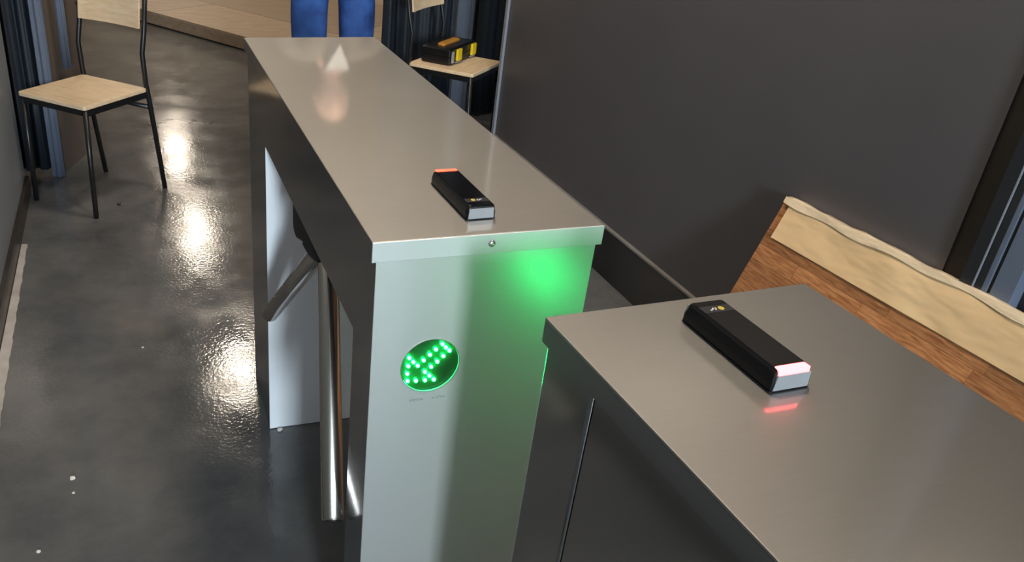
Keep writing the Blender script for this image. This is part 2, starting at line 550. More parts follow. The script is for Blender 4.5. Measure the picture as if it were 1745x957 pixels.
def holed_plate(x0, x1, z0, z1, cx, cz, r, y0, y1, n=64):
    """upright sheet in XZ with a round hole"""
    bm = BM()
    rings = {}
    for y in (y0, y1):
        inner, outer = [], []
        for k in range(n):
            a = 2 * PI * k / n
            dx, dz = math.cos(a), math.sin(a)
            inner.append(bm.verts.new((cx + r * dx, y, cz + r * dz)))
            ts = []
            if dx > 1e-9: ts.append((x1 - cx) / dx)
            if dx < -1e-9: ts.append((x0 - cx) / dx)
            if dz > 1e-9: ts.append((z1 - cz) / dz)
            if dz < -1e-9: ts.append((z0 - cz) / dz)
            t = min(ts)
            outer.append(bm.verts.new((cx + t * dx, y, cz + t * dz)))
        corners = [(x1, z1), (x0, z1), (x0, z0), (x1, z0)]
        for (qx, qz) in corners:          # snap the nearest outer vertex to each corner
            b = min(outer, key=lambda v: (v.co.x - qx) ** 2 + (v.co.z - qz) ** 2)
            b.co.x, b.co.z = qx, qz
        for k in range(n):
            bm.faces.new((inner[k], inner[(k + 1) % n], outer[(k + 1) % n], outer[k]))
        rings[y] = (inner, outer)
    for q in (0, 1):
        a, b = rings[y0][q], rings[y1][q]
        for k in range(n):
            bm.faces.new((a[k], a[(k + 1) % n], b[(k + 1) % n], b[k]))
    return bm

DOTS = [(16.6, 31.5), (22.0, 25.4), (27.8, 19.7), (7.6, 24.0), (19.6, 11.5), (-0.6, 16.2), (11.3, 3.5), (-9.2, 8.2), (2.8, -4.0), (-30.5, 14.7),
        (-24.1, 7.3), (-17.3, 0.4), (-31.2, 1.5), (-31.6, -11.2), (-30.4, -23.5), (-18.1, -24.8), (-5.7, -11.5), (1.5, -18.9), (8.6, -26.3), (-4.5, -25.7)]

def indicator(parent, cx, cz, y, sgn=-1):
    """round LED arrow window; sgn -1 looks to -Y, +1 to +Y"""
    rot = Matrix.Translation((cx, y, cz)) @ (Matrix.Rotation(PI / 2, 4, 'X') if sgn < 0 else (Matrix.Rotation(PI, 4, 'Z') @ Matrix.Rotation(PI / 2, 4, 'X')))
    i = obj('arrow_indicator', lathe(BM(), [(0.0425, -0.008), (0.0425, -0.0035)], 40, rot), M['board'], parent)
    i['label'] = 'round green LED arrow display'
    obj('bezel', ring(rot, 0.0428, 0.0437, -0.0030, 0.0010), M['screw'], i, smooth=False)
    me = None
    for (dx, dz) in DOTS:
        if me is None:
            o = obj('led', lathe(BM(), [(0.0024, -0.0034), (0.0024, -0.0015), (0.0018, -0.0003), (0.0006, 0.0001)], 10), M['led'], i, smooth=True)
            me = o.data
        else:
            o = bpy.data.objects.new('led', me)
            C.objects.link(o)
            o.parent = i
        o.matrix_local = rot @ Matrix.Translation((dx * .001, dz * .001, 0))
    return i

def ring(mtx, r0, r1, z0, z1, n=48):
    bm = BM()
    prof = [(r0, z0), (r1, z0), (r1, z1), (r0, z1)]
    rg = [[bm.verts.new(mtx @ Vector((r * math.cos(2 * PI * k / n), r * math.sin(2 * PI * k / n), z))) for k in range(n)] for r, z in prof]
    for q in range(4):
        a, b = rg[q], rg[(q + 1) % 4]
        for k in range(n):
            bm.faces.new((a[k], a[(k + 1) % n], b[(k + 1) % n], b[k]))
    return bm

# --- turnstile A: bridge body with tripod arms
A = empty('turnstile', (0, 0, 0))
tag(A, 'whole brushed steel tripod turnstile in the middle with green LED arrow', 'turnstile', 'steel turnstiles')
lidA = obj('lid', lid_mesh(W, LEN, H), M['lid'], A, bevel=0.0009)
for x in (0.0, W - 0.002):
    obj('side_lip', B(x, x + 0.002, 0.0022, LEN - 0.0022, H - LIP, H - 0.0032), M['side'], lidA)
lp = obj('front_lip', B(0, W, 0, 0.002, H - LIP, H - 0.0002), M['lit_lip_steel'], lidA, bevel=0.0006)  # same sheet as the lid; lighter steel paints in the light it catches
lp['label'] = 'folded front lip, its brightness painted into the steel colour'
lidA['label'] = 'brushed steel lid with folded lip'
E_ = 0.007
ZH = 0.796                       # underside of the bridge housing
YF, YR = 0.102, 0.908            # front leg back face, rear leg front face
zb = H - 0.0035
fp = obj('front_panel', holed_plate(E_, W - E_, 0.002, zb, 0.093, 0.783, 0.0426, 0.0035, 0.0055), M['front'], A)
bm = BM()
box(bm, E_, W - E_, 0.020, YF, 0.0, ZH)
obj('front_leg', bm, M['side'], A, bevel=0.001)
bm = BM()
box(bm, E_, E_ + 0.0145, 0.0056, 0.0199, 0.002, ZH)
box(bm, W - E_ - 0.0145, W - E_, 0.0056, 0.0199, 0.002, ZH)
obj('corner_flange', bm, M['side'], A)
bm = BM()
box(bm, E_, E_ + 0.0145, 0.0056, 0.0199, ZH, zb)
box(bm, W - E_ - 0.0145, W - E_, 0.0056, 0.0199, ZH, zb)
box(bm, E_, W - E_, 0.020, LEN - 0.004, ZH, zb)
obj('upper_housing', bm, M['side'], A)
bm = BM()
box(bm, E_, W - E_, YR, LEN - 0.004, 0.0, ZH)
rl = obj('rear_leg', bm, M['side'], A, bevel=0.001)
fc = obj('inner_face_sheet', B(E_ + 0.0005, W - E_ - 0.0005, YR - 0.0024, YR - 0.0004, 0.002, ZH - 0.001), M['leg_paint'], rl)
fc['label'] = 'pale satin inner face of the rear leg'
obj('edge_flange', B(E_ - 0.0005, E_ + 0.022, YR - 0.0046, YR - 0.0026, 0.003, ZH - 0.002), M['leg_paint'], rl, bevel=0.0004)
indicator(A, 0.093, 0.783, 0.0035)
# faded print below the indicator: two short worn words
pm = BM()
random.seed(3)
for x0, n in ((0.0665, 5), (0.1005, 5)):
    for k in range(n):
        hgt = random.uniform(0.0022, 0.0040)
        box(pm, x0 + k * 0.0042, x0 + k * 0.0042 + 0.0030, 0.0031, 0.0034, 0.7255, 0.7255 + hgt)
obj('faded_print', pm, M['print_grey'], A)
scw = Matrix.Translation((0.162, -0.0002, 0.967)) @ Matrix.Rotation(PI / 2, 4, 'X')
s_ = obj('screw', lathe(BM(), [(0.0050, 0), (0.0050, 0.0012), (0.0040, 0.0026), (0.0012, 0.0032)], 20, scw), M['screw'], A, smooth=True)

# hub and arms of the tripod
PV = Vector((0.050, 0.455, 0.767))
ax = Vector((-1, 0, -1)).normalized()
axm = Matrix.Translation(PV) @ ax.to_track_quat('Z', 'Y').to_matrix().to_4x4()
hb = BM()
prof = [(0.340, 0.7955), (0.575, 0.722), (0.600, 0.728), (0.607, 0.745), (0.607, 0.7955)]
ra = [hb.verts.new((0.013, y, z)) for y, z in prof]
rb = [hb.verts.new((0.22, y, z)) for y, z in prof]
hb.faces.new(ra)
hb.faces.new(list(reversed(rb)))
for k in range(5):
    hb.faces.new((ra[k], ra[(k + 1) % 5], rb[(k + 1) % 5], rb[k]))
obj('mechanism_cover', hb, M['hubblack'], A, bevel=0.004)
obj('rotor', lathe(BM(), [(0.034, -0.01), (0.038, 0.0), (0.038, 0.022), (0.030, 0.036), (0.012, 0.042)], 32, axm), M['hubblack'], A, smooth=False)
ALEN = 0.495
for d in (Vector((-0.11, 0.70, -0.70)), Vector((-0.13, -0.71, -0.69))):
    d.normalize()
    e = PV + d * ALEN
    a = obj('arm', tube(BM(), [PV + d * 0.045, PV + d * (ALEN - 0.003), e], [0.019, 0.019, 0.0165], 24), M['tube'], A, smooth=True)
    md = a.modifiers.new('es', 'EDGE_SPLIT')
    md.split_angle = 0.7
    obj('end_cap', tube(BM(), [e, e + d * 0.002], [0.0155, 0.0145], 20), M['black'], a)

# --- turnstile B: nearer box at lower right
BY = 0.0364
Bt = empty('turnstile', (0.1052, -0.2626, 0), BY)
tag(Bt, 'nearer steel turnstile at lower right, cut off by the picture edge', 'turnstile', 'steel turnstiles')
HB = 1.0132
def flip(bm, wd, ln):
    bmesh.ops.translate(bm, verts=bm.verts, vec=(0, -ln, 0))
    return bm
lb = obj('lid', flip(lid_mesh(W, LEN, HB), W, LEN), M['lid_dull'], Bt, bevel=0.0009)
lb['label'] = 'brushed steel lid with folded lip'
for x in (0.0, W - 0.002):
    obj('side_lip', B(x, x + 0.002, -LEN + 0.0022, -0.0022, HB - LIP, HB - 0.0032), M['side'], lb)
obj('side_lip', B(0, W, -LEN, -LEN + 0.002, HB - LIP, HB - 0.0032), M['side'], lb)
zb2 = HB - 0.0035
obj('end_panel', holed_plate(0.008, W - 0.009, 0.002, zb2, 0.278, 0.775, 0.0426, -0.0045, -0.0025), M['front'], Bt)
bs_ = obj('body_shell', B(0.004, W - 0.005, -0.0945, -0.0048, 0, zb2), M['side'], Bt, bevel=0.0042)
bs_.modifiers['bevel'].segments = 4
for q in bs_.data.polygons:
    q.use_smooth = True
wn = bs_.modifiers.new('wn', 'WEIGHTED_NORMAL')
obj('access_panel', B(0.0065, W - 0.007, -LEN + 0.004, -0.0965, 0, zb2), M['side'], Bt, bevel=0.0005)
indicator(Bt, 0.278, 0.775, -0.0025, 1)

# ------------------------------------------------------------------ card readers on the lids
def reader(loc, rz, label, red, ln, wd, h, tap):
    t = empty('card_reader', loc, rz)               # local: long along Y, light bar at +Y end, badge end at -Y
    tag(t, label, 'card reader', 'card readers on the lids')
    hx, hy = wd / 2, ln / 2
    bd = loft(BM(), [rrect(hx, hy, .0035, 0.0012), rrect(hx, hy, .0035, h * .45), rrect(hx - tap, hy - tap, .0035, h - .0022), rrect(hx - tap - .0022, hy - tap - .0022, .003, h)])
    obj('body', bd, M['gloss'], t, bevel=0.0012)
    obj('base_plate', loft(BM(), [rrect(hx + .0005, hy + .0005, .004, 0), rrect(hx + .0005, hy + .0005, .004, 0.0012)]), M['black'], t)
    for s in (-1, 1):
        c = BM()
        y = s * hy
        loft(c, [[Vector((x, y + s * o, z)) for x, z in ((-hx + .003, .0016), (hx - .003, .0016), (hx - .003 - tap * .6, h * .80), (-hx + .003 + tap * .6, h * .80))] for o in (-.0016, .0006)])
        cp = obj('end_cap', c, M['cap'], t)
        cp['label'] = 'grey satin end cap'
    # light bar wraps the top edge of the +Y end
    lbm = loft(BM(), [rrect(hx - tap - .0035, .0042, .0015, h - .0075, cy=hy - tap - .0018), rrect(hx - tap - .0035, .0042, .0015, h + .0003, cy=hy - tap - .0022), rrect(hx - tap - .005, .0032, .0012, h + .0009, cy=hy - tap - .0026)])
    br = obj('light_bar', lbm, red, t)
    br['label'] = 'glowing red status bar'
    # badge near the -Y end: dark sticker, yellow blob, white strokes
    yb = -hy + .020
    bg_ = obj('badge', B(-hx + .005, hx - .005, yb - .006, yb + .006, h - .0002, h + .0002), M['sticker'], t)
    y_ = obj('yellow_mark', lathe(BM(), [(.0034, h + .0002), (.0034, h + .0004)], 16, Matrix.Translation((-.005, yb, 0)) @ Matrix.Scale(.9, 4, (1, 0, 0))), M['yellow_ink'], bg_)
    wm = BM()
    for (x0, y0, x1, y1) in ((.0005, -.002, .0022, .002), (.003, -.002, .0052, .0005), (.0052, .0005, .0085, .002)):
        d = Vector((x1 - x0, y1 - y0, 0))
        n = Vector((-d.y, d.x, 0)).normalized() * .0008
        quadprism(wm, Vector((x0, y0, 0)) + n, Vector((x1, y1, 0)) + n, Vector((x1, y1, 0)) - n, Vector((x0, y0, 0)) - n, h + .0002, h + .0004)
    for v in wm.verts:
        v.co.y += yb
    obj('white_mark', wm, M['white_ink'], bg_)
    return t
reader((0.1625, 0.1165, H + 0.0002), 0.02, 'black card reader on middle turnstile lid, grey end toward us, red bar far end', M['red_a'], 0.138, 0.043, 0.0200, 0.0015)
reader((0.2645, -0.3600, HB + 0.0002), PI + 0.03, 'black card reader on nearer right lid with bright red bar at near end', M['red_b'], 0.130, 0.0445, 0.0215, 0.0020)

# ------------------------------------------------------------------ chairs
def make_chair(loc, rz, label):
    """local: seat centre at origin, front toward -Y, back at +Y"""
    t = empty('chair', loc, rz)
    tag(t, label, 'chair', 'plywood chairs with black tube frames')
    hw, hd, zs = 0.176, 0.174, 0.46
    bm = loft(BM(), [rrect(hw, hd, .012, zs - .016), rrect(hw, hd, .012, zs)])
    obj('seat', bm, M['birch'], t, bevel=0.002)
    r = 0.0105
    for s in (-1, 1):
        x = s * (hw - .012)
        obj('front_leg', tube(BM(), [(x, -hd + .014, zs - .018), (x * 1.01, -hd + .004, 0)], r), M['blackmetal'], t, smooth=True)
        xp = s * (hw - .004)
        obj('rear_post', tube(BM(), [(xp, hd + .065, 0), (xp, hd + .012, zs - .06), (xp, hd - .002, zs + .02), (xp, hd - .008, zs + .14), (xp, hd + .012, zs + .22), (xp, hd + .05, zs + .46)], r), M['blackmetal'], t, smooth=True)
        obj('side_rail', B(min(x, xp) - .008, max(x, xp) + .006, -hd + .016, hd - .002, zs - .040, zs - .018), M['blackmetal'], t)
    obj('front_rail', B(-hw + .022, hw - .022, -hd + .006, -hd + .024, zs - .040, zs - .018), M['blackmetal'], t)
    obj('rear_rail', tube(BM(), [(-hw + .012, hd + .012, zs - .085), (hw - .012, hd + .014, zs - .085)], .010), M['blackmetal'], t, smooth=True)
    bk = BM()
    prof = [(hd + .010 + .02 * 0, zs + .235), (hd + .0315, zs + .40)]
    n = 8
    front, back = [], []
    for zi, (y0, z) in enumerate(prof):
        fr, bk_ = [], []
        for k in range(n + 1):
            u = -1 + 2 * k / n
            yy = y0 + .014 * (1 - u * u) + (-.016)
            fr.append(bk.verts.new((u * (hw - .016), yy, z)))
            bk_.append(bk.verts.new((u * (hw - .016), yy + .010, z)))
        front.append(fr)
        back.append(bk_)
    for k in range(n):
        bk.faces.new((front[0][k], front[0][k + 1], front[1][k + 1], front[1][k]))
        bk.faces.new((back[0][k], back[0][k + 1], back[1][k + 1], back[1][k]))
        bk.faces.new((front[0][k], front[0][k + 1], back[0][k + 1], back[0][k]))
        bk.faces.new((front[1][k], front[1][k + 1], back[1][k + 1], back[1][k]))
    for k in (0, n):
        bk.faces.new((front[0][k], back[0][k], back[1][k], front[1][k]))
    obj('backrest', bk, M['birch'], t)
    return t
# left chair: front toward (-.69,-.72)
ch = make_chair((-0.455, 2.650, 0), -0.76, 'pale plywood chair with empty seat by the left wall')
c2 = copy_tree(ch)
c2.location = (1.285, 3.015, 0)
c2.rotation_euler = (0, 0, 0.765)
c2['label'] = 'pale plywood chair behind the turnstile carrying the black tool case'

# ------------------------------------------------------------------ tool case on the right chair
tc_ = empty('tool_case', (1.271, 3.087, 0.4602), 0.765)
tag(tc_, 'black plastic tool case with orange handle and yellow latches on chair seat', 'tool case')
# local -Y (latch side) looks to the front edge of the seat
hx, hy, hz = 0.150, 0.080, 0.080
obj('lower_shell', loft(BM(), [rrect(hx - .006, hy - .006, .010, 0), rrect(hx, hy, .012, .006), rrect(hx, hy, .012, .040)]), M['black'], tc_, bevel=.001)
obj('upper_shell', loft(BM(), [rrect(hx, hy, .012, .0425), rrect(hx, hy, .012, hz - .008), rrect(hx - .010, hy - .010, .012, hz)]), M['black'], tc_, bevel=.001)
for xx in (-0.068, 0.100):
    lt = obj('latch', B(xx - .024, xx + .024, -hy - .015, -hy - .0005, .016, .072), M['yellow'], tc_, bevel=.004)
    lt['label'] = 'yellow plastic latch'
    obj('hinge', tube(BM(), [(xx - .027, -hy - .005, .010), (xx + .027, -hy - .005, .010)], .004), M['cap'], lt)
h_ = obj('handle', loft(BM(), [rrect(.092, .020, .012, hz + .0005, cx=-.01), rrect(.092, .020, .012, hz + .008, cx=-.01), rrect(.084, .014, .010, hz + .012, cx=-.01)]), M['orange'], tc_)
h_['label'] = 'orange carry handle'
obj('side_clip', B(-hx + .010, -hx + .032, -hy - .008, -hy - .0005, .012, .066), M['cap'], tc_, bevel=.002)

# ------------------------------------------------------------------ wrapped board leaning on the right wall
bt = empty('leaning_board', (0, 0, 0))
tag(bt, 'oiled butcher-block board with cardboard-wrapped top edge leaning on dark wall', 'board')
# plane through the wall-side top edge; local u along -Y, v down the slope
top = Vector((1.388, 0.764, 0.633))
dv = Vector((1.300 - 1.388, 0, 0.38 - 0.633)).normalized()
du = Vector((0, -1, 0.035)).normalized()
nn = du.cross(dv).normalized()
if nn.x > 0:
    nn = -nn                                          # toward the corridor
LB = 0.633 / -dv.z - 0.012
def bp(u, v, n):
    return top + du * u + dv * v + nn * n
def slab(bm, u0, u1, v0, v1, n0, n1):
    lo = [bm.verts.new(bp(u, v, n0)) for u, v in ((u0, v0), (u1, v0), (u1, v1), (u0, v1))]
    hi = [bm.verts.new(bp(u, v, n1)) for u, v in ((u0, v0), (u1, v0), (u1, v1), (u0, v1))]
    bm.faces.new(lo)
    bm.faces.new(list(reversed(hi)))
    for i in range(4):
        bm.faces.new((lo[i], lo[(i + 1) % 4], hi[(i + 1) % 4], hi[i]))
    return bm
UL = 1.55
random.seed(11)
nrow = 15
rh = LB / nrow
for r in range(nrow):
    u = 0.0
    first = True
    while u < UL - 1e-6:
        ln = random.uniform(0.16, 0.34) if not first else random.uniform(0.08, 0.30)
        first = False
        e = min(UL, u + ln)
        if UL - e < 0.06:
            e = UL
        jz = random.uniform(-0.0003, 0.0003)
        obj('stave', slab(BM(), u + .0003, e - .0003, r * rh + .0003, (r + 1) * rh - .0003, 0, 0.026 + jz), M['acacia'], bt)
        u = e
# cardboard sleeve folded over the top edge: front flap, top fold, slightly wavy
def sleeve(v_at, n, thick, u0, u1, m, name, wav, seed):
    rnd = random.Random(seed)
    bm = BM()
    nu, nv = 60, 8
    ph = [rnd.uniform(0, 6.28) for _ in range(4)]
    def P(i, j, off):
        u = u0 + (u1 - u0) * i / nu
        a, b = v_at(u)
        v = a + (b - a) * j / nv
        wv = wav * (math.sin(u * 17 + v * 9 + ph[0]) + .6 * math.sin(u * 41 - v * 30 + ph[1]))
        return bp(u, v, n + off + wv + wav * 1.6)
    g0 = [[bm.verts.new(P(i, j, 0)) for j in range(nv + 1)] for i in range(nu + 1)]
    g1 = [[bm.verts.new(P(i, j, thick)) for j in range(nv + 1)] for i in range(nu + 1)]
    for g_ in (g0, g1):
        for i in range(nu):
            for j in range(nv):
                bm.faces.new((g_[i][j], g_[i + 1][j], g_[i + 1][j + 1], g_[i][j + 1]))
    for i in range(nu):
        for j in (0, nv):
            bm.faces.new((g0[i][j], g0[i + 1][j], g1[i + 1][j], g1[i][j]))
    for j in range(nv):
        for i in (0, nu):
            bm.faces.new((g0[i][j], g0[i][j + 1], g1[i][j + 1], g1[i][j]))
    return obj(name, bm, m, bt, smooth=False)
cb = sleeve(lambda u: (-0.003, 0.104), 0.0265, 0.003, 0.027, UL - .01, M['kraft'], 'cardboard_sleeve', 0.0010, 1)
cb['label'] = 'kraft cardboard edge protector'
# rolled plastic film along the top
rf = BM()
rnd = random.Random(5)
rings = []
for i in range(70):
    u = 0.004 + (UL - .01) * i / 69
    k = .75 + .25 * math.sin(i * .9) * math.sin(i * .37 + 1)
    ring_ = []
    for q in range(14):
        a = 2 * PI * q / 14
        ring_.append(bp(u, -0.004 + 0.010 * k * math.sin(a) * (1 + .15 * rnd.uniform(-1, 1)), 0.013 + 0.0185 * (math.cos(a)) * (1 + .08 * rnd.uniform(-1, 1))))
    rings.append(ring_)
loft(rf, rings)
ff = obj('plastic_film', rf, M['film'], bt, smooth=True)
fl_ = sleeve(lambda u: (-0.008, 0.008 + 0.003 * math.sin(u * 9) + .003 * math.sin(u * 31)), 0.0318, 0.0012, 0.006, UL - .012, M['film'], 'film_flap', 0.0014, 8)
fl_['label'] = 'crumpled clear film hanging over the cardboard'
ff['label'] = 'crumpled clear film folded over the top edge'

# ------------------------------------------------------------------ drapes, posts and panel left, curtain right
def cloth(path, z0, z1, thick, m, name, parent=None, n=60, amp=0.012, freq=5, hem=0.0, seed=1):
    """hanging folded sheet along a floor path (list of (x, y))"""
    rnd = random.Random(seed)
    bm = BM()
    P = [Vector((x, y, 0)) for x, y in path]
    seg = [(b - a).length for a, b in zip(P, P[1:])]
    tot = sum(seg)
    def at(s):
        d = s * tot
        for a, b, l in zip(P, P[1:], seg):
            if d <= l + 1e-9:
                t = (b - a).normalized()
                return a + t * d, Vector((-t.y, t.x, 0))
            d -= l
        t = (P[-1] - P[-2]).normalized()
        return P[-1].copy(), Vector((-t.y, t.x, 0))
    nz = 10
    ph = rnd.uniform(0, 6)
    grids = []
    for side in (0, 1):
        g_ = []
        for i in range(n + 1):
            s = i / n
            q, nrm = at(s)
            col = []
            for j in range(nz + 1):
                z = z0 + (z1 - z0) * j / nz
                f = amp * (math.sin(2 * PI * freq * s + ph + .25 * math.sin(z * 2)) + .35 * math.sin(2 * PI * freq * 2.3 * s + 1 + z))
                zz = z + (hem * math.sin(2 * PI * freq * s * .7) if j == 0 else 0)
                v = q + nrm * (f + side * thick)
                col.append(bm.verts.new((v.x, v.y, zz)))
            g_.append(col)
        grids.append(g_)
    for g_ in grids:
        for i in range(n):
            for j in range(nz):
                bm.faces.new((g_[i][j], g_[i + 1][j], g_[i + 1][j + 1], g_[i][j + 1]))
    a, b = grids
    for i in range(n):
        for j in (0, nz):
            bm.faces.new((a[i][j], a[i + 1][j], b[i + 1][j], b[i][j]))
    for j in range(nz):
        for i in (0, n):
            bm.faces.new((a[i][j], a[i][j + 1], b[i][j + 1], b[i][j]))
    return obj(name, bm, m, parent, smooth=True)

dr = cloth([(-0.90, 2.93), (-0.64, 2.93)], 0.03, 2.9, 0.004, M['navy_cloth'], 'curtain', amp=0.016, freq=4, seed=4)
tag(dr, 'dark navy curtain hanging at the end of the left wall behind chair', 'curtain')
bs = cloth([(-0.640, 2.893), (-0.588, 2.893)], 0.004, 2.9, 0.012, M['blue_cloth'], 'hanging_cloth', n=24, amp=0.004, freq=1.5, seed=2)
tag(bs, 'long blue-grey cloth strip hanging to the floor behind left chair', 'cloth', 'blue-grey cloth strips')
bs2 = cloth([(-0.545, 2.952), (-0.508, 2.952)], 0.47, 2.9, 0.010, M['blue_cloth'], 'hanging_cloth', n=24, amp=0.004, freq=1.2, seed=3)
tag(bs2, 'shorter blue-grey cloth strip hanging just above the left chair seat level', 'cloth', 'blue-grey cloth strips')
# brown panel
pa, pb = Vector((-0.600, 2.925, 0)), Vector((-0.478, 3.265, 0))
tdir = (pb - pa).normalized()
nrm = Vector((-tdir.y, tdir.x, 0))
bp_ = obj('partition_panel', quadprism(BM(), pa, pb, pb + nrm * .03, pa + nrm * .03, 0.0, 2.4), M['brown_panel'])
tag(bp_, 'tall brown panel standing behind left chair', 'panel')

cr_ = cloth([(1.03, 3.45), (1.48, 3.56)], 0.03, 2.9, 0.004, M['navy_cloth'], 'curtain', n=90, amp=0.020, freq=4, seed=9)
tag(cr_, 'wide dark navy curtain behind the chair with the tool case', 'curtain')
cr2 = cloth([(1.62, 3.58), (2.6, 3.58)], 0.03, 2.9, 0.004, M['navy_cloth'], 'curtain', n=90, amp=0.02, freq=6, seed=12)
tag(cr2, 'black curtain in the gap beside the end of the right wall', 'curtain')
ps = BM()
box(ps, 1.485, 1.575, 3.555, 3.60, 0, 2.9)
box(ps, 1.560, 1.580, 3.548, 3.555, 0, 2.9)
tag(obj('steel_post', ps, M['blue_steel'], bevel=.003), 'blue-grey steel post between the curtains behind right chair', 'post')

# ------------------------------------------------------------------ crumbs and a floor plug
def crumb(x, y, r, label, seed):
    rnd = random.Random(seed)
    bm = BM()
    bmesh.ops.create_icosphere(bm, subdivisions=2, radius=r)
    for v in bm.verts:
        v.co *= 1 + rnd.uniform(-.25, .25)
        v.co.z *= .6
        v.co.z = max(v.co.z, -r * .3)
    o = obj('plaster_crumb', bm, M['crumb'])
    o.location = (x, y, r * .3)
    tag(o, label, 'crumb', 'white plaster crumbs')
crumb(-0.494, 0.816, .0065, 'larger white plaster crumb on the floor at lower left', 1)
crumb(-0.490, 0.762, .0035, 'small white plaster crumb just in front of the larger one at lower left', 2)
crumb(-0.557, 0.585, .0045, 'white plaster crumb nearest the bottom left corner', 3)
crumb(0.032, 0.895, .0075, 'white plaster crumb at the foot of the turnstile rear leg', 4)
crumb(-0.308, 1.387, .0035, 'lone white plaster crumb in the middle of the corridor floor', 5)
o = obj('floor_plug', lathe(BM(), [(.014, .0002), (.014, .002), (.010, .003)], 20), M['black'])
o.location = (-0.358, 2.542, 0)
tag(o, 'small round black plug in the floor beside left chair leg', 'plug')

# ------------------------------------------------------------------ person standing beyond the turnstile
PX, PY = 0.560, 2.62
per = None
def skin_mesh(name, joints, bones, m, parent=None, sub=2):
    me = bpy.data.meshes.new(name)
    keys = list(joints)
    idx = {k: i for i, k in enumerate(keys)}
    me.from_pydata([joints[k][0] for k in keys], [(idx[a], idx[b]) for a, b in bones], [])
    o = bpy.data.objects.new(name, me)
    C.objects.link(o)
    me.materials.append(m)
    md = o.modifiers.new('skin', 'SKIN')
    md.use_smooth_shade = True
    for i, k in enumerate(keys):
        r = joints[k][1]
        me.skin_vertices[0].data[i].radius = r if isinstance(r, tuple) else (r, r)
        me.skin_vertices[0].data[i].use_root = (i == 0)
    sd = o.modifiers.new('sub', 'SUBSURF')
    sd.levels = sub
    sd.render_levels = sub
    if parent:
        o.parent = parent
    return o
J = {'pelvis': ((0, 0, .98), (.115, .085)), 'waist': ((0, .005, 1.08), (.115, .085)), 'chest': ((0, .012, 1.27), (.125, .085)), 'upper': ((0, .020, 1.39), (.085, .055)),
     'neck': ((0, .0, 1.485), .052), 'throat': ((0, -.008, 1.53), .050)}
Bn = [('pelvis', 'waist'), ('waist', 'chest'), ('chest', 'upper'), ('upper', 'neck'), ('neck', 'throat')]
for s, n_ in ((-1, 'l'), (1, 'r')):
    J.update({'hip' + n_: ((s * .095, 0, .90), .062), 'thigh' + n_: ((s * .100, -.01, .70), .058), 'knee' + n_: ((s * .102, -.012, .49), .052), 'calf' + n_: ((s * .104, .012, .36), .050),
              'ankle' + n_: ((s * .106, .02, .09), .034), 'foot' + n_: ((s * .115, -.10, .035), .030),
              'sh' + n_: ((s * .170, .018, 1.385), .036), 'elb' + n_: ((s * .225, .03, 1.12), .032), 'wri' + n_: ((s * .085, -.22, 1.12), .027), 'palm' + n_: ((s * .035, -.25, 1.125), (.036, .016))})
    Bn += [('pelvis', 'hip' + n_), ('hip' + n_, 'thigh' + n_), ('thigh' + n_, 'knee' + n_), ('knee' + n_, 'calf' + n_), ('calf' + n_, 'ankle' + n_), ('ankle' + n_, 'foot' + n_),
           ('upper', 'sh' + n_), ('sh' + n_, 'elb' + n_), ('elb' + n_, 'wri' + n_), ('wri' + n_, 'palm' + n_)]
    for f in range(4):
        z = 1.155 - f * .019
        J['k%d' % f + n_] = ((s * .005, -.262 - .012 * (s > 0), z), .009)
        J['t%d' % f + n_] = ((s * -.028, -.258 - .014 * (s > 0), z - .006), .008)
        Bn += [('palm' + n_, 'k%d' % f + n_), ('k%d' % f + n_, 't%d' % f + n_)]
    J['th' + n_] = ((s * .040, -.275, 1.168), .0095)
    J['tt' + n_] = ((s * .018, -.285, 1.190), .0085)
    Bn += [('palm' + n_, 'th' + n_), ('th' + n_, 'tt' + n_)]
per = skin_mesh('person', J, Bn, M['skin'])
per.location = (PX, PY, 0)
per.scale = (1, 1, 0.955)
tag(per, 'person in blue jeans standing behind the middle turnstile, cut off by the top edge', 'person')
# head with face (part of the figure above the collar)
hd = BM()
bmesh.ops.create_uvsphere(hd, u_segments=32, v_segments=24, radius=1)
for v in hd.verts:
    x, y, z = v.co
    jaw = max(0, -z)
    sx = .076 * (1 - .28 * jaw ** 1.5)
    sy = .096 * (1 - .10 * jaw)
    nx, ny, nz = x * sx, y * sy, z * .116
    if y < 0:
        ny += -.006 * jaw
        ny += -.022 * math.exp(-((nx / .011) ** 2) - (((nz + .012) / .020) ** 2))      # nose
        ny += .010 * (math.exp(-(((abs(nx) - .031) / .015) ** 2) - (((nz - .012) / .011) ** 2)))   # sockets
        ny += -.006 * math.exp(-((nx / .022) ** 2) - (((nz + .052) / .010) ** 2))      # mouth
        ny += -.008 * math.exp(-((nx / .020) ** 2) - (((nz + .092) / .016) ** 2))      # chin
    v.co = (nx, ny, nz)
head = obj('head', hd, M['skin'], per, smooth=True)
head.location = (0, -.012, 1.625)
for s in (-1, 1):
    e = BM()
    bmesh.ops.create_uvsphere(e, u_segments=14, v_segments=10, radius=.0115)
    eo = obj('eye', e, M['eye_white'], head, smooth=True)
    eo.location = (s * .031, -.0755, .010)
    ir = obj('iris', lathe(BM(), [(.0058, 0), (.0058, .0006), (.003, .0012)], 16, Matrix.Translation((s * .031, -.0865, .010)) @ Matrix.Rotation(PI / 2, 4, 'X')), M['hair'], head)
    e = BM()
    bmesh.ops.create_uvsphere(e, u_segments=12, v_segments=10, radius=.03)
    for v in e.verts:
        v.co.x *= .25
        v.co.y *= .55
    eo = obj('ear', e, M['skin'], head, smooth=True)
    eo.location = (s * .075, .008, -.004)
e = BM()
bmesh.ops.create_uvsphere(e, u_segments=14, v_segments=8, radius=.022)
for v in e.verts:
    v.co.y *= .28
    v.co.z *= .25
eo = obj('mouth', e, M['lip'], head, smooth=True)
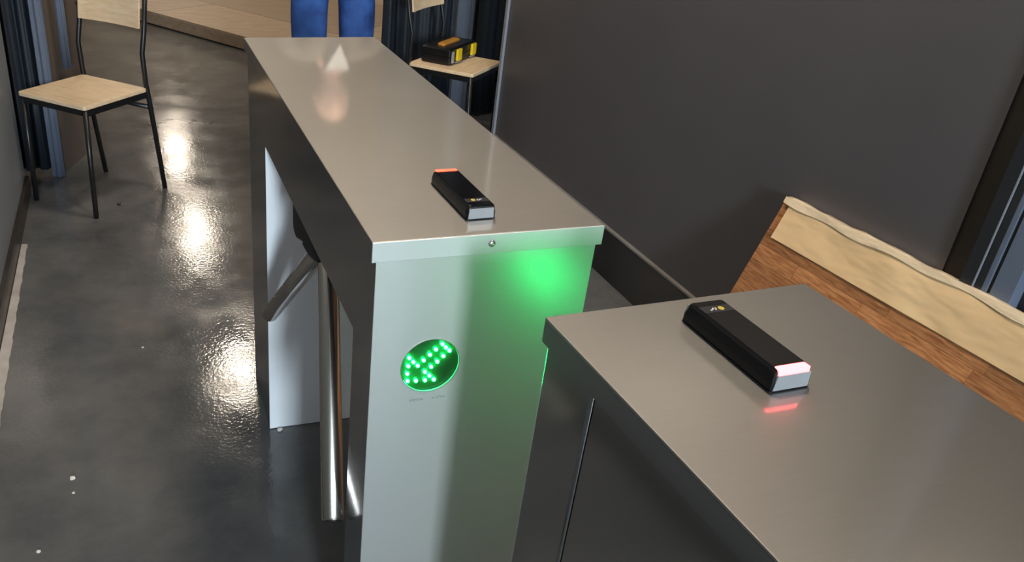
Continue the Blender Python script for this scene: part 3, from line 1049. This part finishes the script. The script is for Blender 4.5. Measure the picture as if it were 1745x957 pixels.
eo.location = (0, -.094, -.052)
hr = BM()
bmesh.ops.create_uvsphere(hr, u_segments=32, v_segments=24, radius=1)
dele = []
for v in hr.verts:
    x, y, z = v.co
    if (y < -.25 and z < .55) or z < -.45 or (y < .1 and z < 0):
        dele.append(v)
    v.co = (x * .083, y * .103, z * .125)
bmesh.ops.delete(hr, geom=dele, context='VERTS')
ho = obj('hair', hr, M['hair'], per, smooth=True)
ho.location = (0, -.008, 1.632)
sm = ho.modifiers.new('solid', 'SOLIDIFY')
sm.thickness = .008
# jeans
JJ = {'pelvis': ((0, 0, 1.05), (.135, .105)), 'belt': ((0, 0, 1.10), (.142, .110))}
JB = [('pelvis', 'belt')]
for s, n_ in ((-1, 'l'), (1, 'r')):
    JJ.update({'hip' + n_: ((s * .100, 0, .95), .082), 'thigh' + n_: ((s * .102, -.008, .76), .084), 'low' + n_: ((s * .101, -.012, .62), .074), 'knee' + n_: ((s * .103, -.014, .50), .068), 'calf' + n_: ((s * .104, .010, .33), .066), 'hem' + n_: ((s * .106, .02, .06), .058)})
    JB += [('pelvis', 'hip' + n_), ('hip' + n_, 'thigh' + n_), ('thigh' + n_, 'low' + n_), ('low' + n_, 'knee' + n_), ('knee' + n_, 'calf' + n_), ('calf' + n_, 'hem' + n_)]
jn = skin_mesh('jeans', JJ, JB, M['jeans'], per)
jn['label'] = 'dark blue denim jeans'
# jacket, open at the chest over a white shirt
JK = {'hem': ((0, 0, .98), (.165, .125)), 'waist': ((0, .005, 1.10), (.150, .115)), 'chest': ((0, .012, 1.27), (.170, .125)), 'top': ((0, .018, 1.40), (.130, .085)), 'collar': ((0, .012, 1.47), (.078, .068))}
KB = [('hem', 'waist'), ('waist', 'chest'), ('chest', 'top'), ('top', 'collar')]
for s, n_ in ((-1, 'l'), (1, 'r')):
    JK.update({'sh' + n_: ((s * .178, .015, 1.395), .068), 'up' + n_: ((s * .205, .022, 1.26), .058), 'elb' + n_: ((s * .225, .03, 1.12), .055), 'cuff' + n_: ((s * .105, -.185, 1.118), .040)})
    KB += [('top', 'sh' + n_), ('sh' + n_, 'up' + n_), ('up' + n_, 'elb' + n_), ('elb' + n_, 'cuff' + n_)]
skin_mesh('jacket', JK, KB, M['jacket'], per)
sv = BM()
vs_ = []
for (x, y, z) in ((-.055, -.100, 1.472), (.055, -.100, 1.472), (0, -.146, 1.352)):
    vs_.append(Vector((x, y, z)))
lo = [sv.verts.new(q) for q in vs_]
hi = [sv.verts.new(q + Vector((0, .05, 0))) for q in vs_]
sv.faces.new(lo)
sv.faces.new(list(reversed(hi)))
for i in range(3):
    sv.faces.new((lo[i], lo[(i + 1) % 3], hi[(i + 1) % 3], hi[i]))
sh_ = obj('shirt_front', sv, M['shirt'], per)
sh_['label'] = 'white shirt showing in the open collar'
for s in (-1, 1):
    x = s * .112
    so_ = BM()
    loft(so_, [rrect(.046, .135, .044, .0, cx=x, cy=-.055), rrect(.048, .137, .046, .02, cx=x, cy=-.055), rrect(.044, .12, .042, .055, cx=x, cy=-.04), rrect(.040, .06, .038, .10, cx=x, cy=.015)])
    obj('shoe', so_, M['shoe'], per, smooth=True)
